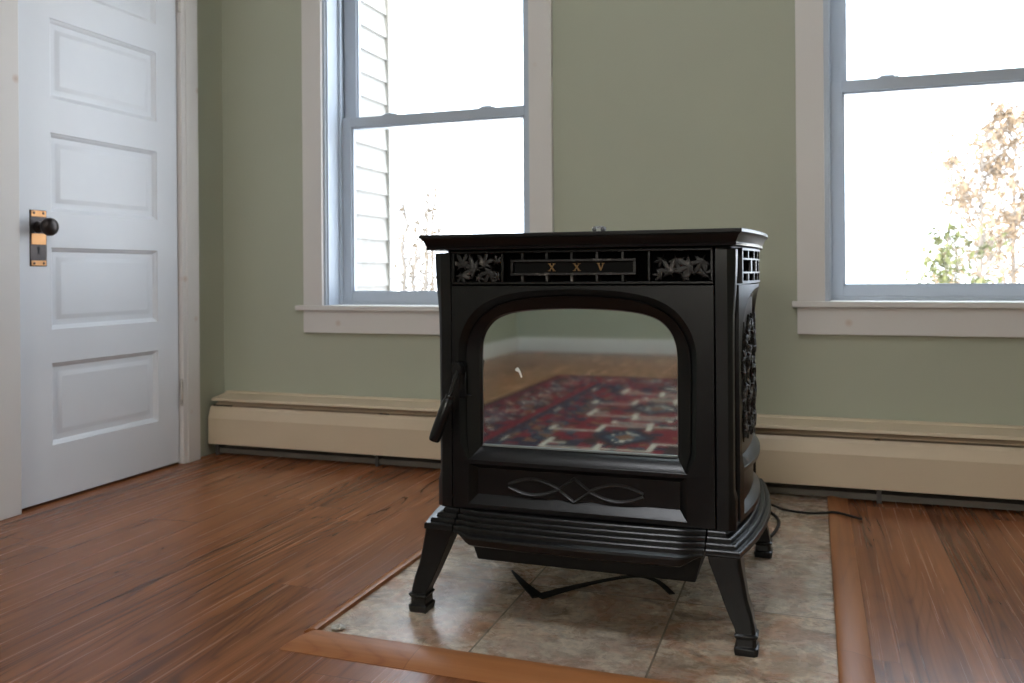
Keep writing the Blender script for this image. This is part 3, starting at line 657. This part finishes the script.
def leaf_poly(cx, cz, s, rot, flip=1):
    prof = []
    lobes = [(90, 1.0, .20), (38, .92, .20), (-12, .62, .18), (-90, .18, .1), (192, .62, .18), (142, .92, .20)]
    for i, (a, L, w) in enumerate(lobes):
        if a == -90:
            prof += [(-75, .24), (-90, .55), (-97, .22)]; continue
        nxt = lobes[(i + 1) % 6][0]
        prof += [(a + 15, L * .58), (a + 13, L * .72), (a + 5, L * .80), (a, L), (a - 6, L * .78), (a - 13, L * .72), (a - 16, L * .55), (a - 26, .34)] if a != 192 else [(a + 26 if False else a - 14, L * .6), (a, L), (a + 12, L * .66), (a + 18, L * .5)][::-1]
    # sort by angle for a clean star-shaped outline
    prof = sorted(((a % 360), r) for a, r in prof)
    return [(cx + flip * s * r * math.cos(R(a + rot)), cz + s * r * math.sin(R(a + rot))) for a, r in prof]
def leaves(mbx, spots, ax, y0_, dome=0.004):
    for i, (cx, cz, s, rot) in enumerate(spots):
        pl_ = leaf_poly(cx, cz, s, rot); yy = y0_ + 0.0015 * (i % 3)
        k = mbx.add([(x, yy + dome, z) for x, z in pl_]); k2 = mbx.add([(cx + (x - cx) * .82, yy + dome * .35, cz + (z - cz) * .82) for x, z in pl_]); c_ = mbx.add([(cx, yy, cz)])
        n_ = len(pl_)
        for j in range(n_):
            q = (j + 1) % n_
            mbx.face((k + j, k + q, k2 + q, k2 + j)); mbx.face((k2 + j, k2 + q, c_))
        kb_ = mbx.add([(x, yy + dome + 0.003, z) for x, z in pl_])
        for j in range(n_):
            q = (j + 1) % n_; mbx.face((k + q, k + j, kb_ + j, kb_ + q))
        mbx.face([kb_ + j for j in reversed(range(n_))])
for xs, flip in ((-0.764, 1), (-0.194, -1)):
    lm = MB()
    sp = [(0.021, 0.771, 0.030, 30), (0.046, 0.762, 0.036, 70), (0.072, 0.772, 0.030, -15), (0.086, 0.752, 0.030, 150), (0.018, 0.746, 0.025, 200), (0.103, 0.776, 0.019, 20), (0.105, 0.744, 0.019, 95), (0.058, 0.741, 0.018, 250)]
    leaves(lm, [(xs + flip * x, z, s * 1.12, r if flip == 1 else 180 - r) for x, z, s, r in sp], 1, 1.801)
    lm.tube([(xs + flip * x, 1.812, z) for x, z in ((0.004, 0.735), (0.03, 0.757), (0.07, 0.765), (0.115, 0.745))], 0.0025, 6)
    lm.build('leaf_casting', M['iron_worn'], grille, 0, 20)['label'] = 'scuffed maple-leaf casting in the grille'

# side grille and arched leaf panel on both bowed sides
for sgn in (-1, 1):
    S = lambda u, z, d, sgn=sgn: (SX + sgn * (0.3285 + side_bow(2.085 + u) - d), 2.085 + u, z)
    mb = MB(); sub = MB(); l5s = arch_frame(sub, 0.2760, 0.7225, 0.3330, 0.2275, lambda u, z, d: (u * 0.80, d, z), depth=0.024)
    # refine the long straight faces so that they follow the bow
    import bmesh
    me = bpy.data.meshes.new('tmp'); me.from_pydata(sub.v, [], sub.f); bm = bmesh.new(); bm.from_mesh(me)
    for xcut in [-0.2 + 0.05 * k for k in range(9)]:
        bmesh.ops.bisect_plane(bm, geom=bm.verts[:] + bm.edges[:] + bm.faces[:], plane_co=(xcut, 0, 0), plane_no=(1, 0, 0))
    bm.to_mesh(me); bm.free()
    mb.v = [S(v.co.x, v.co.z, v.co.y) for v in me.vertices]; mb.f = [tuple(p.vertices) for p in me.polygons]; mb.mi = [0] * len(mb.f)
    bpy.data.meshes.remove(me)
    panel = mb.build('side_panel', M['iron'], st, 0, 32)
    lm = MB(); rnd = random.Random(5); sp = []
    for i in range(7):
        for j in range(8):
            u = -0.14 + 0.047 * i + rnd.uniform(-.012, .012); z = 0.40 + 0.034 * j + rnd.uniform(-.01, .01)
            if abs(u) > 0.155 or (z > 0.62 and abs(u) > 0.12): continue
            sp.append((u, z, rnd.uniform(.022, .030), rnd.uniform(0, 360)))
    leaves(lm, sp, 1, 0.006)
    for i in range(-3, 4): lm.tube([(0.048 * i, 0.015, 0.38), (0.048 * i + 0.02, 0.013, 0.47), (0.048 * i - 0.01, 0.014, 0.56), (0.045 * i, 0.015, 0.64)], 0.003, 6)
    lm.map(lambda u, d, z: S(u, z, d)); lm.build('leaf_filigree', M['iron_worn'], panel, 0, 20)
    bk = MB(); bk.loft([[S(u, z, 0.0185) for u in [-0.172 + 0.0344 * k for k in range(11)]] for z in (0.37, 0.66)], cap=False, closed=False)
    bk.build('filigree_backing', M['void'], panel)
    sg = MB(); us = [-0.205 + 0.0205 * k for k in range(21)]
    def bar_h(z0, z1, o):  # horizontal bar following the bow
        sg.loft([[S(u, z0, -o), S(u, z1, -o), S(u, z1, 0.012), S(u, z0, 0.012)] for u in us])
    def bar_v(u, w_, z0, z1, o):
        sg.loft([[S(u - w_, z, -o), S(u + w_, z, -o), S(u + w_, z, 0.012), S(u - w_, z, 0.012)] for z in (z0, z1)])
    for z0, z1, o in ((0.7255, 0.7305, .003), (0.7955, 0.8005, .003), (0.7465, 0.7500, .002), (0.7755, 0.779, .002)): bar_h(z0, z1, o)
    for u in (-0.203, 0.203): bar_v(u, 0.003, 0.7255, 0.8005, .003)
    for k in range(6):
        u = -0.150 + 0.060 * k
        bar_v(u, 0.003, 0.779, 0.7955, .001); bar_v(u, 0.003, 0.7305, 0.7465, .001)
        if 0 < k: bar_v(u - 0.03, 0.006, 0.750, 0.7755, .001)
    sgo = sg.build('side_grille', M['iron'], st, 0, 30)
    bk = MB(); bk.loft([[S(u, z, 0.0035) for u in us] + [S(u, z, 0.010) for u in reversed(us)] for z in (0.7255, 0.8005)])
    bk.build('grille_gap_shade', M['void'], sgo)  # unreflecting black sheet added so the gaps between the bars look shaded

# ribbed base moulding (with gaps for the hearth lip) and the lip itself
def rib_prof(n, z_top, dz, do, tail):
    p = [(-0.03, z_top)]
    o, z = 0.0, z_top
    for i in range(n):
        p += [(o + 0.0004, z - 0.0034), (o + 0.0018, z - 0.0034), (o + 0.0024, z - 0.0003), (o + do - 0.0026, z - 0.0008), (o + do - 0.0004, z - 0.0030), (o + do, z - dz * 0.75)]
        o += do; z -= dz
    return p + tail
base_tail = [(0.0500, 0.1900), (0.0508, 0.1885), (0.0500, 0.1860), (0.0440, 0.1840), (-0.03, 0.1840)]
bp = rib_prof(4, 0.2262, 0.0088, 0.0125, base_tail)
for sgn in (-1, 1):
    path = [(0.273, 1.80), (0.299, 1.80)] + [(0.299 + bow(y, 0.032, 0.294, 2.094), y) for y in ysteps(1.80, 2.388, 20)[1:]]
    path = [(SX + sgn * x, y) for x, y in path]
    if sgn < 0: path = path[::-1]
    mb = MB(); mb.sweep(path, bp); mb.build('base_moulding', M['iron'], st, 0, 24)
def lip_y(x):
    a = abs(x) / 0.2700
    if a > 0.985: return 1.80
    t = max(0.0, min(1.0, (0.985 - a) / 0.20)); sm = t * t * (3 - 2 * t)
    return 1.80 - 0.022 * sm - 0.016 * (1 - (a) ** 2)
def lip_sm(x):
    t = max(0.0, min(1.0, (0.985 - abs(x) / 0.27) / 0.17)); return t * t * (3 - 2 * t)
ribs = rib_prof(4, 0.2262, 0.0088, 0.0125, [])
mb = MB(); loops = []
for i in range(61):
    x = -0.2695 + 0.539 * i / 60; sm = lip_sm(x); yy = 1.80 - 0.008 * sm - 0.010 * (1 - (x / 0.27) ** 2)
    pr_ = ribs + [(0.0505, 0.1890), (0.0520 + 0.010 * sm, 0.1870 - 0.002 * sm), (0.0525 + 0.0125 * sm, 0.1855 - 0.005 * sm), (0.0520 + 0.0110 * sm, 0.1840 - 0.0165 * sm), (0.0490 + 0.008 * sm, 0.1825 - 0.0185 * sm), (-0.03, 0.1815 - 0.0185 * sm)]
    loops.append([(SX + x, yy - o, z) for o, z in pr_])
mb.loft(loops); mb.build('hearth_lip', M['iron'], st, 0, 24)
# ash drawer below
mb = MB(); mb.loft([[(SX + x, y, z) for x, y in ((-a, f), (a, f), (a, 2.30), (-a, 2.30))] for a, f, z in ((0.243, 1.826, 0.104), (0.258, 1.812, 0.166), (0.258, 1.812, 0.195))])
mb.build('ash_drawer', M['iron_dark'], st, 0.002)

# four cabriole legs with cuffed feet
LX = -0.4798
for sgn in (-1, 1):
    for back in (False, True):
        loops = []
        for z, xa, xb, ya, yb in ((0.1870, .277, .3405, 1.7595, 1.822), (0.172, .2795, .3425, 1.7590, 1.818), (0.140, .292, .3480, 1.7570, 1.808), (0.105, .3055, .3545, 1.7530, 1.797), (0.075, .318, .3640, 1.748, 1.790), (0.052, .3295, .3685, 1.744, 1.785), (0.040, .333, .3700, 1.742, 1.783)):
            if back: ya, yb = 2 * 2.07 - yb, 2 * 2.07 - ya
            c_ = 0.005
            loops.append([(LX + sgn * x, y, z) for x, y in ((xa, ya), (xb - c_, ya), (xb, ya + c_), (xb, yb), (xa, yb))] if not back else
                         [(LX + sgn * x, y, z) for x, y in ((xa, ya), (xb, ya), (xb, yb - c_), (xb - c_, yb), (xa, yb))])
        mb = MB(); mb.loft(loops); leg = mb.build('leg', M['iron'], st, 0.0020)
        ya, yb = (1.742, 1.783) if not back else (2.07 * 2 - 1.783, 2.07 * 2 - 1.742)
        ft = MB(); lp = []
        for z, e in ((0.0010, .0030), (0.0095, .0045), (0.0155, .0045), (0.0185, .0005), (0.0330, .0005), (0.0350, .0030), (0.0395, .0045), (0.0430, .0010)):
            xa, xb = .334 - e, .3705 + e; c_ = 0.006
            lp.append([(LX + sgn * x, y, z) for x, y in ((xa, ya - e), (xb - c_, ya - e), (xb, ya - e + c_), (xb, yb + e - c_), (xb - c_, yb + e), (xa, yb + e))])
        ft.loft(lp); ft.build('foot', M['iron'], leg, 0.0008)

# ---------------------------------------------------------------- loose things around the stove
t = tag(empty('plastic_capsule', (-0.427, 1.80, 0.836)), 'tiny clear plastic capsule with dark beads lying on the stove top', 'plastic capsule')
mb = MB(); mb.tube([(-0.443 + 0.030 * i / 8, 1.80, 0.8427) for i in range(9)], [0.003, .0060, .0066, .0066, .0066, .0066, .0066, .0060, .003], 14); mb.build('shell', M['clear'], t, 0, 60)
for xx in (-0.4375, -0.4205):
    mb = MB(); mb.lathe((xx - 0.004, 1.80, 0.8425), (1, 0, 0), [(0.001, 0), (.0035, .001), (.0042, .004), (.0035, .007), (.001, .008)], 10); mb.build('bead', M['gloss_black'], t, 0, 60)

def catmull(p, k=8):
    p = [Vector(q) for q in p]; out = []
    for i in range(len(p) - 1):
        p0, p1, p2, p3 = p[max(i - 1, 0)], p[i], p[i + 1], p[min(i + 2, len(p) - 1)]
        for j in range(k):
            t_ = j / k; out.append(0.5 * ((2 * p1) + (p2 - p0) * t_ + (2 * p0 - 5 * p1 + 4 * p2 - p3) * t_ ** 2 + (3 * p1 - p0 - 3 * p2 + p3) * t_ ** 3))
    out.append(p[-1]); return out
mb = MB(); mb.tube(catmull([(-0.30, 2.86, 0.0085), (-0.20, 2.885, 0.0085), (-0.13, 2.870, 0.0085), (-0.09, 2.825, 0.0085), (-0.02, 2.805, 0.0085), (0.030, 2.812, 0.012), (0.060, 2.810, 0.0165), (0.10, 2.808, 0.010), (0.135, 2.800, 0.0045)]), 0.0038, 8)
tag(mb.build('power_cord', M['rubber']), 'thin black cord lying from behind the stove across the tiles onto the wood floor', 'cord')
mb = MB(); mb.tube(catmull([(-0.17, 2.42, 0.17), (-0.16, 2.62, 0.13), (-0.135, 2.74, 0.03), (-0.112, 2.735, 0.010), (-0.100, 2.68, 0.009), (-0.106, 2.58, 0.009), (-0.13, 2.50, 0.009), (-0.20, 2.46, 0.009)]), 0.0045, 8)
tag(mb.build('stove_cable', M['rubber']), 'black cable looping down behind the right rear leg of the stove', 'cable')
# bent flat strap under the stove
mb = MB(); pts = catmull([(-0.707, 2.020, 0.016), (-0.655, 1.955, 0.012), (-0.601, 1.900, 0.006)], 5); pts2 = catmull([(-0.601, 1.900, 0.006), (-0.52, 2.005, 0.007), (-0.425, 2.092, 0.008), (-0.365, 2.085, 0.008), (-0.312, 2.010, 0.007)], 8)
def ribbon(mbx, pts, w, th=0.0012):
    loops = []
    for i, p in enumerate(pts):
        d = (pts[min(i + 1, len(pts) - 1)] - pts[max(i - 1, 0)]); d.z = 0; d.normalize(); n_ = Vector((-d.y, d.x, 0)); ww = w(i / (len(pts) - 1))
        loops.append([p + n_ * ww + Vector((0, 0, -th)), p - n_ * ww + Vector((0, 0, -th)), p - n_ * ww + Vector((0, 0, th)), p + n_ * ww + Vector((0, 0, th))])
    mbx.loft(loops)
ribbon(mb, pts, lambda t_: 0.002 + 0.014 * t_); ribbon(mb, pts2, lambda t_: 0.016 - 0.009 * min(1, t_ * 3))
tag(mb.build('plastic_strap', M['rubber']), 'bent black flat strap lying on the tiles under the stove', 'strap')
# crumpled scrap on the tile corner
mb = MB(); rnd = random.Random(3); n_ = 9
g = [[(-0.952 + 0.017 * math.cos(a) * rr * rnd.uniform(.8, 1.2), 1.607 + 0.013 * math.sin(a) * rr * rnd.uniform(.8, 1.2), 0.0048 + rnd.uniform(0.0, 0.007) * (1.3 - rr)) for a in [2 * math.pi * k / n_ for k in range(n_)]] for rr in (1.0, 0.65, 0.3)]
mb.loft([[(x, y, 0.0042) for x, y, z in g[0]]] + g)
tag(mb.build('paper_scrap', painted('pale_scrap', (0.42, 0.40, 0.35), 0.5, 0.2, 60), smooth=0), 'tiny crumpled pale scrap on the front left corner of the tiles', 'scrap')

# ---------------------------------------------------------------- oriental rug behind the camera, seen in the stove glass
RX0, RX1, RY0, RY1 = -1.76, 1.10, -2.42, 1.02
cell = 0.0125; nx = int((RX1 - RX0) / cell); ny = int((RY1 - RY0) / cell)
rnd = random.Random(11); RED, NAVY, CREAM, BLUE, RUST, DARK = range(6)
blot = {}
HOOKS = [((-30, -9), (-12, -9)), ((-12, -22), (-12, -9)), ((-12, -22), (6, -22)), ((6, -22), (6, -15)), ((-30, -16), (-30, -9)), ((-24, 9), (-24, 24)), ((-24, 24), (-4, 24)), ((-4, 24), (-4, 31)), ((-18, 16), (-24, 16)), ((-10, -28), (4, -28)), ((-10, -31), (-10, -28))]
def blotch(i, j, sz, seed):
    k = (i // sz, j // sz, seed)
    if k not in blot: blot[k] = random.Random(hash(k) & 0xffffff).random()
    return blot[k]
def rug_col(i, j):
    d = min(i, j, nx - 1 - i, ny - 1 - j)
    if d < 3: return DARK
    if d < 6: return RED if (i + j) // 3 % 2 else NAVY
    if d < 28:          # wide border: flowers on a dark ground
        s_ = j if min(i, nx - 1 - i) < min(j, ny - 1 - j) else i
        k = s_ % 24 - 12; q = d - 17; rr = abs(k) + abs(q); odd = (s_ // 24) % 2
        if rr < 3: return RUST if odd else BLUE
        if rr < 5: return CREAM if (abs(k) % 3 or abs(q) % 3) and (i + j) % 3 else RED
        if rr < 8 and min(abs(k), abs(q)) < 3: return RED if odd else BLUE
        if 10 < rr < 12: return CREAM if blotch(i, j, 2, 1) < .4 else RED
        b_ = blotch(i, j, 3, 2)
        return RED if b_ < .28 else RUST if b_ < .34 else BLUE if b_ < .42 else NAVY if b_ < .72 else DARK
    if d < 31: return RED
    if d < 35: return (BLUE if blotch(i, j, 2, 3) < .45 else DARK) if d in (31, 34) else NAVY
    u, v = (i - 40) % 72 - 36, (j - 8) % 68 - 34
    a, b_ = abs(u), abs(v)
    sg = 1 if u * v > 0 else -1
    # thin stepped cream hooks, the same turned half round
    for (p0, p1) in HOOKS:
        for q in (1, -1):
            x_, y_ = u * q, v * q
            if min(p0[0], p1[0]) - 1 <= x_ <= max(p0[0], p1[0]) and min(p0[1], p1[1]) - 1 <= y_ <= max(p0[1], p1[1]): return CREAM
    m_ = a + b_ * 2 // 3
    if m_ < 4: return RUST
    if m_ < 8: return BLUE if blotch(i, j, 2, 4) < .7 else CREAM
    if m_ < 11: return NAVY
    if m_ < 13: return DARK
    b2 = blotch(i, j, 3, 5); b3 = blotch(i + 1, j + 2, 5, 6)
    if 27 <= a <= 33 and b_ < 26: return NAVY if b2 < .6 else BLUE if b2 < .8 else RUST
    if b3 < .16: return NAVY
    if b3 < .24: return DARK
    if b2 < .10: return BLUE
    if b2 < .17: return RUST
    if b2 < .25: return NAVY
    return RED
mb = MB(); k0 = mb.add([(RX0 + i * cell, RY0 + j * cell, 0.009) for j in range(ny + 1) for i in range(nx + 1)])
for j in range(ny):
    for i in range(nx):
        mb.cur = rug_col(i, j); a = j * (nx + 1) + i; mb.face((a, a + 1, a + nx + 2, a + nx + 1))
mb.cur = DARK
x1, y1 = RX0 + nx * cell, RY0 + ny * cell
for p, q in (((RX0, RY0), (x1, RY0)), ((x1, RY0), (x1, y1)), ((x1, y1), (RX0, y1)), ((RX0, y1), (RX0, RY0))):
    k = mb.add([(*p, 0.001), (*q, 0.001), (*q, 0.009), (*p, 0.009)]); mb.face(range(k, k + 4))
rug = empty('area_rug', (0.5 * (RX0 + x1), 0.5 * (RY0 + y1), 0))
tag(rug, 'red oriental rug with cream hooked motifs, seen reflected in the stove glass', 'rug')
o = mb.build('pile', [M['r_red'], M['r_navy'], M['r_cream'], M['r_blue'], M['r_orange'], M['r_dark']], rug, 0, 0)
fm = MB()
for ye, sg_ in ((RY0, -1), (y1, 1)):
    for i in range(0, nx, 2):
        xx = RX0 + (i + 0.5) * cell; fm.box(xx - 0.004, xx + 0.004, min(ye, ye + sg_ * 0.05), max(ye, ye + sg_ * 0.05), 0.001, 0.004)
f_ = fm.build('fringe', M['r_cream'], rug, 0, 0); f_['kind'] = 'stuff'

# ---------------------------------------------------------------- outside
mb = MB(); mb.box(-40, 40, YB + 0.2, 70, -0.75, -0.6)
struct(mb.build('ground', M['snow'], smooth=0), 'pale ground outside the windows', 'ground')
mb = MB(); xs, ya, yb = -2.135, YB + 0.205, 4.115
for k in range(30):
    z0 = -0.5 + 0.119 * k
    mb.prism([(xs - 0.10, z0), (xs + 0.016, z0), (xs + 0.004, z0 + 0.119), (xs - 0.10, z0 + 0.119)], 1, ya, yb)
mb.map(lambda a, b_, c_: (a, b_, c_))
struct(mb.build('wall_exterior', M['siding'], smooth=0), 'cream clapboard wall of the house seen through the left window', 'wall')
mb = MB(); mb.box(xs - 0.10, xs + 0.024, yb, yb + 0.02, -0.5, 3.1)
struct(mb.build('trim_exterior', M['siding'], smooth=0), 'corner board of the clapboard wall', 'trim')

def tube_seg(mbx, a, b_, r0, r1, n=6): mbx.tube([a, b_], [r0, r1], n)
def tree(name, x, y, h, seed, label, leafmat, nleaf, spread, lean=0.0, leafsize=0.05, group=None, z0=-0.6, barkr=0.05, low=0.25, nb=16):
    rnd = random.Random(seed); root = tag(empty(name, (x, y, z0)), label, 'tree' if 'shrub' not in name else 'shrub', group)
    bk = MB(); tips = []
    trunk = [Vector((x + lean * h * (i / 8) ** 1.3 + rnd.uniform(-.04, .04) * (i > 0), y + rnd.uniform(-.04, .04) * (i > 0), z0 + h * i / 8)) for i in range(9)]
    bk.tube(trunk, [barkr * (1 - 0.1 * i) for i in range(9)], 7)
    for k in range(nb):
        t = low + (0.97 - low) * k / nb; i = min(7, int(t * 8)); p = trunk[i].lerp(trunk[i + 1], t * 8 - i)
        a = rnd.uniform(0, 2 * math.pi); L = spread * (1.15 - 0.75 * t) * rnd.uniform(.7, 1.2)
        d = Vector((math.cos(a), math.sin(a) * .8, rnd.uniform(.45, 1.1))).normalized()
        q = p + d * L * .5 + Vector((0, 0, .05)); e = p + d * L + Vector((lean * .5, 0, rnd.uniform(-.05, .25) * L))
        bk.tube([p, q, e], [barkr * .35, barkr * .22, barkr * .08], 5); tips += [(q, e)]
        for w in range(3):
            s_ = q.lerp(e, rnd.random()); f__ = s_ + Vector((rnd.uniform(-1, 1), rnd.uniform(-1, 1), rnd.uniform(.1, 1))).normalized() * L * .35
            bk.tube([s_, f__], [barkr * .12, barkr * .05], 4); tips.append((s_, f__))
    bk.build('trunk', M['dark_bark' if 'sapling' in name else 'bark'], root)
    if nleaf:
        lf = MB()
        for k in range(nleaf):
            a, b_ = rnd.choice(tips); c = a.lerp(b_, rnd.uniform(.2, 1.1)) + Vector([rnd.gauss(0, 1) for _ in range(3)]) * leafsize * 1.6
            u = Vector([rnd.gauss(0, 1) for _ in range(3)]).normalized(); v_ = u.cross(Vector((rnd.random(), rnd.random(), 1))).normalized(); s_ = leafsize * rnd.uniform(.5, 1.2)
            n_ = u.cross(v_) * s_ * .15
            k_ = lf.add([c - u * s_, c + v_ * s_ * .45 + n_, c + u * s_, c - v_ * s_ * .45 + n_]); lf.face((k_, k_ + 1, k_ + 2, k_ + 3))
        lf.build('foliage', leafmat, root, 0, 0)
    return root
tree('birch_tree', 2.95, 15.5, 3.75, 2, 'tall pale tree with dry tan leaves outside the right window, farthest right', M['brown_leaf'], 3200, 1.15, 0.02, 0.055, low=0.15, nb=30)
tree('birch_tree', 2.05, 13.2, 3.35, 4, 'pale tree with tan leaves outside the right window, middle of the three', M['brown_leaf'], 2000, 0.85, 0.06, 0.052, low=0.15, nb=28)
tree('birch_tree', 1.50, 11.6, 2.9, 7, 'thin nearly bare tree outside the right window, left of the other two', M['brown_leaf'], 220, 0.5, 0.05, 0.06, barkr=0.03, low=0.4, nb=12)
tree('round_shrub', 1.24, 9.2, 1.62, 9, 'small green and yellow leafed shrub low outside the right window', M['green_leaf'], 800, 0.52, 0.03, 0.045, barkr=0.02, low=0.35, nb=16)
for k, (x, h, nl) in enumerate(((-4.46, 2.2, 25), (-4.31, 1.75, 20), (-4.19, 2.1, 90), (-4.08, 2.2, 60))):
    tree('bare_sapling', x * (1 + 0.16 * k), 9.0 * (1 + 0.16 * k), h + 0.25 * k, 20 + k, ['thin grey bare sapling outside the left window nearest the clapboard corner', 'second bare sapling from the clapboard corner outside the left window', 'sapling with a few tan leaves outside the left window, left of the stove top', 'sapling outside the left window right behind the stove top corner'][k], M['tan_leaf'], nl * 3, 0.36, 0.02, 0.05, barkr=0.05, low=0.3, nb=16)
